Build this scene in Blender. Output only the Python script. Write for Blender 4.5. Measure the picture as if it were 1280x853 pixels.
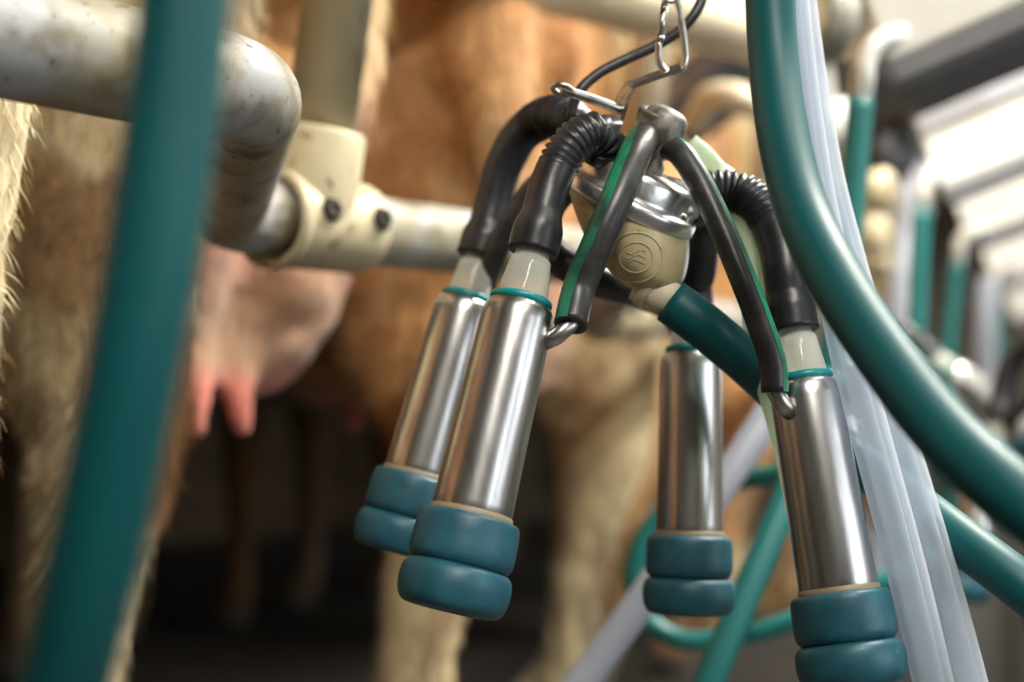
import bpy, bmesh, math, random
import numpy as np
from mathutils import Vector, Matrix
random.seed(7); rng = np.random.default_rng(7)
for o in list(bpy.data.objects): bpy.data.objects.remove(o)
scene = bpy.context.scene
COL = scene.collection
# ------------------------------------------------------------------ camera
CAMZ = 1.45; F = 1778.0; PITCH = math.radians(4.3)
cam = bpy.data.cameras.new('camera'); cam.lens = 50; cam.sensor_width = 36; cam.sensor_fit = 'HORIZONTAL'
cam.clip_start = .02; cam.clip_end = 60
cam.dof.use_dof = True; cam.dof.focus_distance = .80; cam.dof.aperture_fstop = 2.9; cam.dof.aperture_blades = 0
camo = bpy.data.objects.new('camera', cam); COL.objects.link(camo)
camo.location = (0, 0, CAMZ); camo.rotation_euler = (math.pi/2 + PITCH, 0, 0)
scene.camera = camo
# ------------------------------------------------------------------ world, lights, exposure
w = bpy.data.worlds.new('world'); scene.world = w; w.use_nodes = True
w.node_tree.nodes['Background'].inputs[0].default_value = (.80, .88, 1, 1)
w.node_tree.nodes['Background'].inputs[1].default_value = .05
vs = scene.view_settings
vs.view_transform = 'Standard'; vs.look = 'None'; vs.gamma = 1; vs.use_curve_mapping = False; vs.exposure = .0

TH = math.atan(700/1778)                       # bearing of the stall row
D = np.array([math.sin(TH), math.cos(TH), 0.]); N = np.array([-math.cos(TH), math.sin(TH), 0.])
UP = np.array([0, 0, 1.])
def RC(u, v, z=0.): return D*u + N*v + UP*z    # row coordinates: along the row, towards the cows, up
def area(name, loc, size, power, color, aim, sy=None):
    l = bpy.data.lights.new(name, 'AREA'); l.shape = 'RECTANGLE'; l.size = size; l.size_y = sy or size
    l.energy = power; l.color = color
    o = bpy.data.objects.new(name, l); COL.objects.link(o); o.location = loc
    z = -(Vector(aim) - Vector(loc)).normalized(); x = Vector(D); x = (x - z*x.dot(z)).normalized(); y = z.cross(x)
    o.rotation_euler = Matrix((x, y, z)).transposed().to_euler()
    return o
# fluorescent battens over the pit (their housings are built with the ceiling) and the daylight from the side window
LAMPS = [(-.5, -.55, 2.72), (1.75, -.35, 2.72), (4.1, -.55, 2.72), (6.4, -.55, 2.72)]; LAMPW = [52, 100, 46, 36]
for (u, v, z), pw in zip(LAMPS, LAMPW):
    p = RC(u, v, z); area('lamp_light', p, 1.45, pw, (1, .95, .85), p + np.array([0, 0, -1]), .16)
area('window_light', RC(.2, -3.42, 2.0), 2.6, 30, (.86, .93, 1), RC(.6, 0, 1.2), 1.1)
area('end_window_light', RC(8.3, -.9, 2.2), 1.6, 25, (.88, .94, 1), RC(3, -.4, 1.6), 1.1)
# ------------------------------------------------------------------ helpers
cp, sp = math.cos(PITCH), math.sin(PITCH)
def P(px, py, d):
    a = (px-640)/F*d; b = (426.5-py)/F*d
    return np.array([a, d*cp - b*sp, CAMZ + d*sp + b*cp])
def PP(l): return [P(*q) for q in l]
ORG = {}
def mk(name, verts, faces, mat, parent=None, origin=None, smooth=True, label=None, cat=None, group=None, kind=None):
    me = bpy.data.meshes.new(name); v = np.asarray(verts, float)
    org = ORG[parent.name] if parent is not None else np.asarray(origin if origin is not None else (v.min(0)+v.max(0))/2 * [1, 1, 0] + [0, 0, v[:, 2].min()], float)
    me.from_pydata((v-org).tolist(), [], [tuple(int(i) for i in f) for f in faces])
    if smooth: me.polygons.foreach_set('use_smooth', [True]*len(me.polygons))
    me.update()
    if mat is not None: me.materials.append(mat)
    o = bpy.data.objects.new(name, me); COL.objects.link(o)
    if parent is not None: o.parent = parent
    else: o.location = org
    ORG[o.name] = org
    tag(o, label, cat, group, kind); return o
def tag(o, label=None, cat=None, group=None, kind=None):
    if label: o['label'] = label
    if cat: o['category'] = cat
    if group: o['group'] = group
    if kind: o['kind'] = kind
def empty(name, loc, label=None, cat=None, group=None):
    o = bpy.data.objects.new(name, None); COL.objects.link(o); o.location = loc; o.empty_display_size = .05
    ORG[o.name] = np.asarray(loc, float); tag(o, label, cat, group); return o
def copy_tree(o, parent=None):
    c = o.copy(); COL.objects.link(c); c.parent = parent
    for ch in o.children: copy_tree(ch, c)
    return c
def nrm(v): v = np.asarray(v, float); return v/max(np.linalg.norm(v), 1e-12)
def spline(pts, step):
    p = np.asarray(pts, float)
    if len(p) == 2: n = max(1, int(np.linalg.norm(p[1]-p[0])/step)); t = np.linspace(0, 1, n+1)[:, None]; return p[0]*(1-t)+p[1]*t
    q = np.vstack([2*p[0]-p[1], p, 2*p[-1]-p[-2]]); out = []
    for i in range(1, len(q)-2):
        p0, p1, p2, p3 = q[i-1:i+3]
        t0 = 0; t1 = t0+np.linalg.norm(p1-p0)**.5; t2 = t1+np.linalg.norm(p2-p1)**.5; t3 = t2+np.linalg.norm(p3-p2)**.5
        n = max(2, int(np.linalg.norm(p2-p1)/step))
        for t in np.linspace(t1, t2, n, endpoint=False):
            A1 = (t1-t)/(t1-t0)*p0+(t-t0)/(t1-t0)*p1; A2 = (t2-t)/(t2-t1)*p1+(t-t1)/(t2-t1)*p2; A3 = (t3-t)/(t3-t2)*p2+(t-t2)/(t3-t2)*p3
            B1 = (t2-t)/(t2-t0)*A1+(t-t0)/(t2-t0)*A2; B2 = (t3-t)/(t3-t1)*A2+(t-t1)/(t3-t1)*A3
            out.append((t2-t)/(t2-t1)*B1+(t-t1)/(t2-t1)*B2)
    out.append(p[-1]); return np.array(out)
def fillet(pts, r, n=10):
    pts = [np.asarray(p, float) for p in pts]; out = [pts[0]]
    for i in range(1, len(pts)-1):
        a, b, c = pts[i-1:i+2]; u = nrm(a-b); v = nrm(c-b); ang = math.acos(np.clip(u@v, -1, 1))
        k = min(r/math.tan(ang/2), .48*np.linalg.norm(a-b), .48*np.linalg.norm(c-b)); rr = k*math.tan(ang/2)
        cen = b + nrm(u+v)*rr/math.sin(ang/2); s = b+u*k-cen; e = b+v*k-cen; om = math.acos(np.clip(nrm(s)@nrm(e), -1, 1))
        for t in np.linspace(0, 1, n+1): out.append(cen + (math.sin((1-t)*om)*s+math.sin(t*om)*e)/math.sin(om))
    out.append(pts[-1]); return np.array(out)
def frames(c, ref=None):
    t = np.gradient(c, axis=0); t /= np.linalg.norm(t, axis=1)[:, None]
    a = np.array(ref if ref is not None else ([0, 0, 1.] if abs(t[0][2]) < .9 else [1., 0, 0])); n = nrm(a - t[0]*(a@t[0])); ns = []
    for k in t:
        if ref is not None: n = nrm(np.array(ref)-k*(np.array(ref)@k))
        else: n = nrm(n - k*(n@k))
        ns.append(n)
    ns = np.array(ns); return t, ns, np.cross(t, ns)
def tubegeo(c, r, nseg=20, caps=True, arc=None, ref=None, closed=False, hollow=0., ry=None):
    """sweep a circle (or an arc of it, or an ellipse r x ry) along the centre line c"""
    c = np.asarray(c, float); m = len(c); r = np.broadcast_to(np.asarray(r, float), (m,)); ry = r if ry is None else np.broadcast_to(np.asarray(ry, float), (m,))
    t, n, b = frames(c, ref)
    if closed:
        t = np.roll(c, -1, 0)-np.roll(c, 1, 0); t /= np.linalg.norm(t, axis=1)[:, None]
        cn = nrm(np.cross(c[0]-c.mean(0), c[m//4]-c.mean(0))); n = np.tile(cn, (m, 1)); b = np.cross(t, n)
    ang = np.linspace(0, 2*math.pi, nseg, endpoint=False) if arc is None else np.linspace(-arc/2, arc/2, nseg)
    v = (c[:, None, :] + n[:, None, :]*(np.cos(ang)[None, :, None]*r[:, None, None]) + b[:, None, :]*(np.sin(ang)[None, :, None]*ry[:, None, None])).reshape(-1, 3)
    f = []; L = nseg if arc is None else nseg-1
    for i in range(m if closed else m-1):
        i2 = (i+1) % m
        for j in range(L):
            j2 = (j+1) % nseg; f.append((i*nseg+j, i*nseg+j2, i2*nseg+j2, i2*nseg+j))
    v = v.tolist()
    if arc is None and not closed and hollow:      # open ends with wall thickness and a short bore
        for e, inn in ((0, 1), (m-1, -1)):
            k = len(v); d = t[e]*inn*r[e]*2.2
            for q, rr in ((0, hollow), (1, hollow)):
                for a in ang: v.append(c[e]+d*q+n[e]*math.cos(a)*r[e]*rr+b[e]*math.sin(a)*r[e]*rr)
            v.append(c[e]+d); z = len(v)-1
            for j in range(nseg):
                j2 = (j+1) % nseg; A = [e*nseg+j, e*nseg+j2, k+j2, k+j]; B = [k+j, k+j2, k+nseg+j2, k+nseg+j]; T = [k+nseg+j, k+nseg+j2, z]
                for q in (A, B, T): f.append(tuple(q if inn < 0 else q[::-1]))
    elif arc is None and caps and not closed:
        f.append(tuple(range(nseg))[::-1]); f.append(tuple((m-1)*nseg+j for j in range(nseg)))
    return np.array(v), f
def tube(name, c, r, mat, parent=None, nseg=20, **k):
    g = {q: k.pop(q) for q in ('caps', 'arc', 'ref', 'closed', 'hollow', 'ry') if q in k}
    v, f = tubegeo(c, r, nseg, **g); return mk(name, v, f, mat, parent, **k)
def lathegeo(prof, o, ax, nseg=40, shear=None):
    """prof: (distance along ax, radius)"""
    ax = nrm(ax); a = np.array([0, 0, 1.]) if abs(ax[2]) < .9 else np.array([1., 0, 0]); e = nrm(np.cross(a, ax)); g = np.cross(ax, e); v = []; f = []
    ang = np.linspace(0, 2*math.pi, nseg, endpoint=False)
    for (h, r) in prof:
        for q in ang: v.append(o+ax*h+(e*math.cos(q)+g*math.sin(q))*max(r, 1e-5)+(shear*h if shear is not None else 0))
    for i in range(len(prof)-1):
        for j in range(nseg): j2 = (j+1) % nseg; f.append((i*nseg+j, i*nseg+j2, (i+1)*nseg+j2, (i+1)*nseg+j))
    return np.array(v), f
def smoothprof(pr, n=5):
    p = np.asarray(pr, float); p3 = np.c_[p, np.zeros(len(p))]; q = np.vstack([2*p3[0]-p3[1], p3, 2*p3[-1]-p3[-2]]); return [(a[0], max(a[1], 0)) for a in spline(p3, np.linalg.norm(np.diff(p, axis=0), axis=1).min()/2)]
def lathe(name, prof, o, ax, mat, parent=None, nseg=40, shear=None, **k):
    v, f = lathegeo(prof, np.asarray(o, float), ax, nseg, shear); return mk(name, v, f, mat, parent, **k)
def boxgeo(o, ex, ey, ez, bev=0.):
    """box with corner o and edge vectors, chamfered by bev"""
    bm = bmesh.new(); vs_ = [bm.verts.new(Vector(np.asarray(o)+np.asarray(ex)*i+np.asarray(ey)*j+np.asarray(ez)*k)) for i in (0, 1) for j in (0, 1) for k in (0, 1)]
    for q in ((0, 1, 3, 2), (4, 6, 7, 5), (0, 4, 5, 1), (2, 3, 7, 6), (0, 2, 6, 4), (1, 5, 7, 3)): bm.faces.new([vs_[i] for i in q])
    if bev: bmesh.ops.bevel(bm, geom=bm.edges[:], offset=bev, segments=2, affect='EDGES', profile=.5)
    bmesh.ops.recalc_face_normals(bm, faces=bm.faces[:]); bm.verts.index_update()
    v = np.array([x.co[:] for x in bm.verts]); f = [tuple(x.index for x in q.verts) for q in bm.faces]; bm.free(); return v, f
def box(name, o, ex, ey, ez, mat, parent=None, bev=0., **k):
    v, f = boxgeo(o, ex, ey, ez, bev); k.setdefault('smooth', False); return mk(name, v, f, mat, parent, **k)
def merge(gs):
    v = []; f = []; n = 0
    for a, b in gs: v.append(np.asarray(a)); f += [tuple(i+n for i in q) for q in b]; n += len(a)
    return np.vstack(v), f
# ------------------------------------------------------------------ materials
def mat(name, col, rough=.5, metal=0., noise=None, bump=None, **kw):
    """noise: (scale xyz, second colour, low, high[, detail]) blotches of a second colour; bump: (scale, strength)"""
    m = bpy.data.materials.new(name); m.use_nodes = True; nt = m.node_tree; b = nt.nodes['Principled BSDF']
    b.inputs['Base Color'].default_value = (*col, 1); b.inputs['Roughness'].default_value = rough; b.inputs['Metallic'].default_value = metal
    for k, v in kw.items(): b.inputs[k.replace('_', ' ')].default_value = v
    tc = nt.nodes.new('ShaderNodeTexCoord')
    prev = None
    for nz in ([noise] if isinstance(noise, tuple) else (noise or [])):
        mp = nt.nodes.new('ShaderNodeMapping'); s = nz[0]; mp.inputs['Scale'].default_value = s if isinstance(s, tuple) else (s, s, s); nt.links.new(tc.outputs['Object'], mp.inputs[0])
        n = nt.nodes.new('ShaderNodeTexNoise'); n.inputs['Scale'].default_value = 1; n.inputs['Detail'].default_value = nz[4] if len(nz) > 4 else 5; nt.links.new(mp.outputs[0], n.inputs['Vector'])
        r = nt.nodes.new('ShaderNodeMapRange'); r.inputs[1].default_value = nz[2]; r.inputs[2].default_value = nz[3]; nt.links.new(n.outputs['Fac'], r.inputs[0])
        x = nt.nodes.new('ShaderNodeMix'); x.data_type = 'RGBA'; nt.links.new(r.outputs[0], x.inputs[0])
        x.inputs[6].default_value = (*col, 1); x.inputs[7].default_value = (*nz[1], 1)
        if prev is not None: nt.links.new(prev.outputs[2], x.inputs[6])
        prev = x
    if prev is not None: nt.links.new(prev.outputs[2], b.inputs['Base Color'])
    if bump:
        n = nt.nodes.new('ShaderNodeTexNoise'); s = bump[0]; mp = nt.nodes.new('ShaderNodeMapping'); mp.inputs['Scale'].default_value = s if isinstance(s, tuple) else (s, s, s)
        nt.links.new(tc.outputs['Object'], mp.inputs[0]); nt.links.new(mp.outputs[0], n.inputs['Vector']); n.inputs['Scale'].default_value = 1; n.inputs['Detail'].default_value = 6
        u = nt.nodes.new('ShaderNodeBump'); u.inputs['Strength'].default_value = bump[1]; u.inputs['Distance'].default_value = bump[2] if len(bump) > 2 else .002
        nt.links.new(n.outputs['Fac'], u.inputs['Height']); nt.links.new(u.outputs[0], b.inputs['Normal'])
    return m
M = {}
M['steel'] = mat('stainless_steel', (.60, .59, .58), .30, 1, noise=[((90, 90, 14), (.46, .45, .44), .45, .62), ((60, 60, 60), (.40, .36, .28), .66, .74)], bump=((700, 700, 60), .08, .0004))
M['chrome'] = mat('polished_lid', (.80, .80, .80), .34, 1, noise=(60, (.50, .48, .46), .52, .7), bump=(220, .25, .0008))
M['wire'] = mat('galvanised_wire', (.62, .60, .57), .3, 1, noise=(200, (.40, .36, .31), .5, .7))
M['dullmetal'] = mat('tarnished_metal', (.30, .29, .26), .58, .6, noise=(120, (.12, .11, .085), .45, .65), bump=(300, .15, .0006))
M['bluerubber'] = mat('blue_rubber', (.012, .082, .120), .45, noise=[(70, (.020, .115, .155), .45, .68), ((260, 260, 260), (.13, .22, .22), .70, .76)], bump=(160, .25, .0008))
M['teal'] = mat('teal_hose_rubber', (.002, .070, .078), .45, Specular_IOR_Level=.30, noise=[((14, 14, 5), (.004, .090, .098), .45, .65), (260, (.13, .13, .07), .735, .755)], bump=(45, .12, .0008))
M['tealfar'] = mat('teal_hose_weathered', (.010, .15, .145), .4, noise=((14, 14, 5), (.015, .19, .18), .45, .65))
M['tealring'] = mat('teal_gasket', (.006, .24, .25), .35)
M['black'] = mat('black_rubber', (.014, .014, .017), .38, noise=[(40, (.03, .03, .036), .45, .65), (350, (.09, .08, .06), .70, .75)], bump=(120, .3, .0008))
M['pulse'] = mat('pulse_tube_rubber', (.028, .027, .029), .36, noise=[(60, (.055, .055, .052), .45, .65), (230, (.10, .055, .02), .70, .735)], bump=(90, .35, .0008))
M['stripe'] = mat('green_stripe', (.010, .20, .105), .38, noise=[((38, 38, 38), (.012, .055, .036), .40, .60), (250, (.11, .06, .02), .69, .73)])
M['bowl'] = mat('cloudy_plastic', (.44, .37, .22), .34, noise=[(22, (.34, .28, .15), .42, .65), (110, (.26, .21, .11), .60, .74)], bump=(60, .15, .001), Subsurface_Weight=.25, Subsurface_Scale=.01)
M['spout'] = mat('spout_plastic', (.64, .58, .42), .3, noise=(40, (.48, .42, .28), .45, .65), Subsurface_Weight=.2, Subsurface_Scale=.01)
M['gasket'] = mat('beige_gasket', (.26, .22, .14), .5)
def glassy(name, col, transp, tint, rough=.12):
    m = bpy.data.materials.new(name); m.use_nodes = True; nt = m.node_tree; nt.nodes.clear(); out = nt.nodes.new('ShaderNodeOutputMaterial')
    t = nt.nodes.new('ShaderNodeBsdfTransparent'); t.inputs[0].default_value = (*tint, 1)
    p = nt.nodes.new('ShaderNodeBsdfPrincipled'); p.inputs['Base Color'].default_value = (*col, 1); p.inputs['Roughness'].default_value = rough
    tl = nt.nodes.new('ShaderNodeBsdfTranslucent'); tl.inputs[0].default_value = (*col, 1)
    a = nt.nodes.new('ShaderNodeMixShader'); a.inputs[0].default_value = .42; nt.links.new(p.outputs[0], a.inputs[1]); nt.links.new(tl.outputs[0], a.inputs[2])
    lw = nt.nodes.new('ShaderNodeLayerWeight'); lw.inputs['Blend'].default_value = .35
    mr = nt.nodes.new('ShaderNodeMapRange'); mr.inputs[1].default_value = 0; mr.inputs[2].default_value = 1; mr.inputs[3].default_value = 1-transp; mr.inputs[4].default_value = 1; nt.links.new(lw.outputs['Facing'], mr.inputs[0])
    b = nt.nodes.new('ShaderNodeMixShader'); nt.links.new(mr.outputs[0], b.inputs[0]); nt.links.new(t.outputs[0], b.inputs[1]); nt.links.new(a.outputs[0], b.inputs[2]); nt.links.new(b.outputs[0], out.inputs[0]); return m
M['clear'] = glassy('clear_vinyl_tube', (.76, .81, .88), .72, (.88, .92, .96))
M['palegreen'] = glassy('pale_green_vinyl', (.78, .88, .70), .10, (.9, .95, .85), .2)
M['clearfar'] = glassy('clear_vinyl_tube_aged', (.56, .60, .68), .2, (.8, .84, .9))
M['cone'] = glassy('translucent_cone', (.92, .91, .83), .50, (.97, .97, .92), .08)
M['rail'] = mat('galvanised_pipe', (.36, .365, .37), .6, .12, noise=[((14, 14, 14), (.29, .26, .18), .42, .60), ((26, 26, 26), (.13, .10, .045), .50, .68, 9), ((110, 110, 110), (.12, .09, .045), .62, .70, 8)], bump=(60, .3, .0015))
M['clamp'] = mat('cream_pipe_fitting', (.54, .47, .31), .5, .05, noise=[(20, (.50, .43, .28), .4, .6), (60, (.26, .20, .11), .60, .72, 8)], bump=(80, .3, .0015))
M['post'] = mat('stained_post', (.42, .38, .28), .55, .15, noise=[((14, 14, 5), (.34, .29, .18), .4, .62), ((60, 60, 18), (.20, .165, .09), .56, .72, 8)], bump=(70, .3, .0015))
M['creampipe'] = mat('cream_painted_pipe', (.62, .56, .42), .42, noise=[(9, (.52, .45, .31), .4, .65), (40, (.3, .25, .15), .62, .74)])
M['whitepipe'] = mat('white_pipe', (.80, .80, .76), .35, noise=(20, (.62, .58, .48), .5, .7))
M['whitepanel'] = mat('white_cover_panel', (.84, .83, .78), .4, noise=[(6, (.76, .74, .68), .45, .65), (55, (.55, .5, .4), .70, .76)])
M['greytrim'] = mat('grey_profile', (.23, .24, .26), .5, .2, noise=(12, (.17, .17, .18), .4, .65))
M['darksteel'] = mat('dark_steelwork', (.045, .048, .055), .5, .3, noise=(15, (.09, .085, .08), .5, .7))
M['lilacpost'] = mat('galvanised_upright', (.50, .51, .56), .45, .4, noise=(20, (.38, .37, .38), .45, .65))
M['hole'] = mat('dark_bore', (.02, .017, .012), .8)
M['concrete'] = mat('stained_concrete', (.11, .10, .085), .8, noise=[(2.5, (.08, .07, .055), .4, .62), (14, (.07, .055, .035), .55, .72)], bump=(30, .5, .006))
M['plat'] = mat('wet_dark_platform', (.030, .027, .023), .7, noise=[(3, (.03, .026, .02), .4, .62), (16, (.10, .085, .06), .58, .74)], bump=(25, .6, .008))
M['wallfar'] = mat('end_wall_paint', (.30, .27, .22), .7, noise=[(1.6, (.22, .18, .13), .4, .65), (5, (.12, .09, .06), .55, .7)], bump=(20, .3, .004))
M['wallside'] = mat('side_wall_boards', (.13, .085, .05), .8, noise=((1.5, 1.5, 9), (.08, .05, .03), .4, .65), bump=((3, 3, 30), .4, .004))
M['wallwhite'] = mat('limewashed_wall', (.62, .61, .57), .75, noise=(2, (.5, .48, .42), .4, .65), bump=(20, .3, .004))
M['ceil'] = mat('ceiling_boards', (.24, .22, .19), .8, noise=(3, (.16, .14, .12), .4, .65))
def emis(name, col, s):
    m = bpy.data.materials.new(name); m.use_nodes = True; b = m.node_tree.nodes['Principled BSDF']; b.inputs['Base Color'].default_value = (.9, .9, .9, 1)
    b.inputs['Emission Color'].default_value = (*col, 1); b.inputs['Emission Strength'].default_value = s; return m
M['tubelight'] = emis('lit_tube', (1, .97, .9), 9)
M['daylight'] = emis('daylit_pane', (.86, .93, 1), 1.6)
def coatmat():
    m = bpy.data.materials.new('cow_coat'); m.use_nodes = True; nt = m.node_tree; b = nt.nodes['Principled BSDF']
    at = nt.nodes.new('ShaderNodeAttribute'); at.attribute_name = 'coat'; tc = nt.nodes.new('ShaderNodeTexCoord')
    def noi(sc, det):
        mp = nt.nodes.new('ShaderNodeMapping'); mp.inputs['Scale'].default_value = sc; nt.links.new(tc.outputs['Object'], mp.inputs[0])
        n = nt.nodes.new('ShaderNodeTexNoise'); n.inputs['Scale'].default_value = 1; n.inputs['Detail'].default_value = det; nt.links.new(mp.outputs[0], n.inputs['Vector']); return n
    n1 = noi((110, 110, 16), 6); r = nt.nodes.new('ShaderNodeMapRange'); r.inputs[1].default_value = .32; r.inputs[2].default_value = .68; r.inputs[3].default_value = .68; r.inputs[4].default_value = 1.22; nt.links.new(n1.outputs['Fac'], r.inputs[0])
    x = nt.nodes.new('ShaderNodeVectorMath'); x.operation = 'SCALE'; nt.links.new(at.outputs['Color'], x.inputs[0]); nt.links.new(r.outputs[0], x.inputs['Scale']); nt.links.new(x.outputs[0], b.inputs['Base Color'])
    n2 = noi((190, 190, 30), 7); u = nt.nodes.new('ShaderNodeBump'); u.inputs['Strength'].default_value = .55; u.inputs['Distance'].default_value = .005; nt.links.new(n2.outputs['Fac'], u.inputs['Height']); nt.links.new(u.outputs[0], b.inputs['Normal'])
    b.inputs['Roughness'].default_value = .75; b.inputs['Sheen Weight'].default_value = .25; b.inputs['Sheen Roughness'].default_value = .5
    return m
M['coat'] = coatmat()
def hairmat():
    m = bpy.data.materials.new('cow_hair'); m.use_nodes = True; nt = m.node_tree; b = nt.nodes['Principled BSDF']
    at = nt.nodes.new('ShaderNodeAttribute'); at.attribute_name = 'coat'; nt.links.new(at.outputs['Color'], b.inputs['Base Color']); b.inputs['Roughness'].default_value = .6; return m
M['hair'] = hairmat()
# ------------------------------------------------------------------ the setting
PLAT = CAMZ - .48; KERB = .34
def slab(name, u0, u1, v0, v1, z0, z1, m, kind='structure', bev=0.):
    return box(name, RC(u0, v0, z0), D*(u1-u0), N*(v1-v0), UP*(z1-z0), M[m], kind=kind, bev=bev)
slab('floor', -4, 9, -1.6, KERB, -.1, 0, 'concrete')
slab('platform_floor', -4, 9, KERB+.12, 4.2, -.1, PLAT, 'plat')
slab('platform_kerb', -4, 9, KERB, KERB+.12, -.1, PLAT+.05, 'concrete', bev=.012)
slab('opposite_platform_floor', -4, 9, -3.6, -1.6, -.1, PLAT, 'concrete')
slab('wall_left', -4, 9, 4.2, 4.3, -.1, 3.2, 'wallside')
slab('wall_far', 9, 9.1, -3.6, 4.2, -.1, 3.2, 'wallfar')
slab('wall_back', -4.1, -4, -3.6, 4.2, -.1, 3.2, 'wallfar')
slab('ceiling', -4, 9, -3.6, 4.2, 3.2, 3.3, 'ceil')
# right wall around the window opening
wr = slab('wall_right', -4, 9, -3.7, -3.6, -.1, 1.4, 'wallwhite')
slab('wall_right_upper', -4, 9, -3.7, -3.6, 2.6, 3.2, 'wallwhite')
slab('wall_right_pier', -4, -1.2, -3.7, -3.6, 1.4, 2.6, 'wallwhite')
slab('wall_right_pier', 1.6, 9, -3.7, -3.6, 1.4, 2.6, 'wallwhite')
def window(name, a, ex, nrm_, h, n):
    v, f = merge([boxgeo(a, ex, nrm_*.05, UP*.05), boxgeo(a+UP*(h-.05), ex, nrm_*.05, UP*.05)]+[boxgeo(a+UP*.05+ex*(i/n)-(nrm(ex)*.05 if i == n else 0), nrm(ex)*.05, nrm_*.05, UP*(h-.1)) for i in range(n+1)])
    o = mk(name, v, f, M['greytrim'], kind='structure', smooth=False)
    for i in range(n): box('pane', a+UP*.05+ex*(i/n)+nrm_*.02, ex/n, nrm_*.008, UP*(h-.1), M['daylight'], o)
window('window_1', RC(-1.2, -3.68, 1.4), D*2.8, N, 1.2, 4)
window('window_2', RC(8.99, -1.7, 1.65), N*1.6, -D, 1.1, 3)
for i, (u, v, z) in enumerate(LAMPS):
    nm = ['over the camera end of the pit', 'over the near clusters', 'over the middle of the pit', 'over the far end of the pit'][i]
    r = empty('ceiling_lamp', RC(u, v, z+.02), 'long white batten lamp '+nm, 'lamp', 'batten lamps over the pit')
    box('housing', RC(u-.75, v-.08, z+.03), D*1.5, N*.16, UP*.06, M['whitepanel'], r, bev=.008)
    for s in (-.04, .04): tube('light_tube', [RC(u-.72, v+s, z+.018), RC(u+.72, v+s, z+.018)], .011, M['tubelight'], r, nseg=12)
    for s in (-.5, .5): tube('rod', [RC(u+s, v, z+.09), RC(u+s, v, 3.2)], .005, M['wire'], r, nseg=8)
# ------------------------------------------------------------------ cows
def loftgeo(pts, a, b, step=.03, nseg=22, ref=(0, 1, 0)):
    """elliptic sections: a across (towards ref), b in the other direction"""
    q = np.c_[np.asarray(pts, float), a, b]
    p = np.asarray(pts, float); s = np.r_[0, np.cumsum(np.linalg.norm(np.diff(p, axis=0), axis=1))]
    c = spline(p, step); sc = np.r_[0, np.cumsum(np.linalg.norm(np.diff(c, axis=0), axis=1))]; sc *= s[-1]/sc[-1]
    return tubegeo(c, np.interp(sc, s, a), nseg, ref=ref, ry=np.interp(sc, s, b))
def ballgeo(c, r, n=14):
    return lathegeo([(-math.cos(t)*r[2], math.sin(t)) for t in np.linspace(.02, math.pi-.02, n)], np.zeros(3), (0, 0, 1), 20)[0]*[r[0], r[1], 1]+np.asarray(c), lathegeo([(0, 1)]*n, np.zeros(3), (0, 0, 1), 20)[1]
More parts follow.
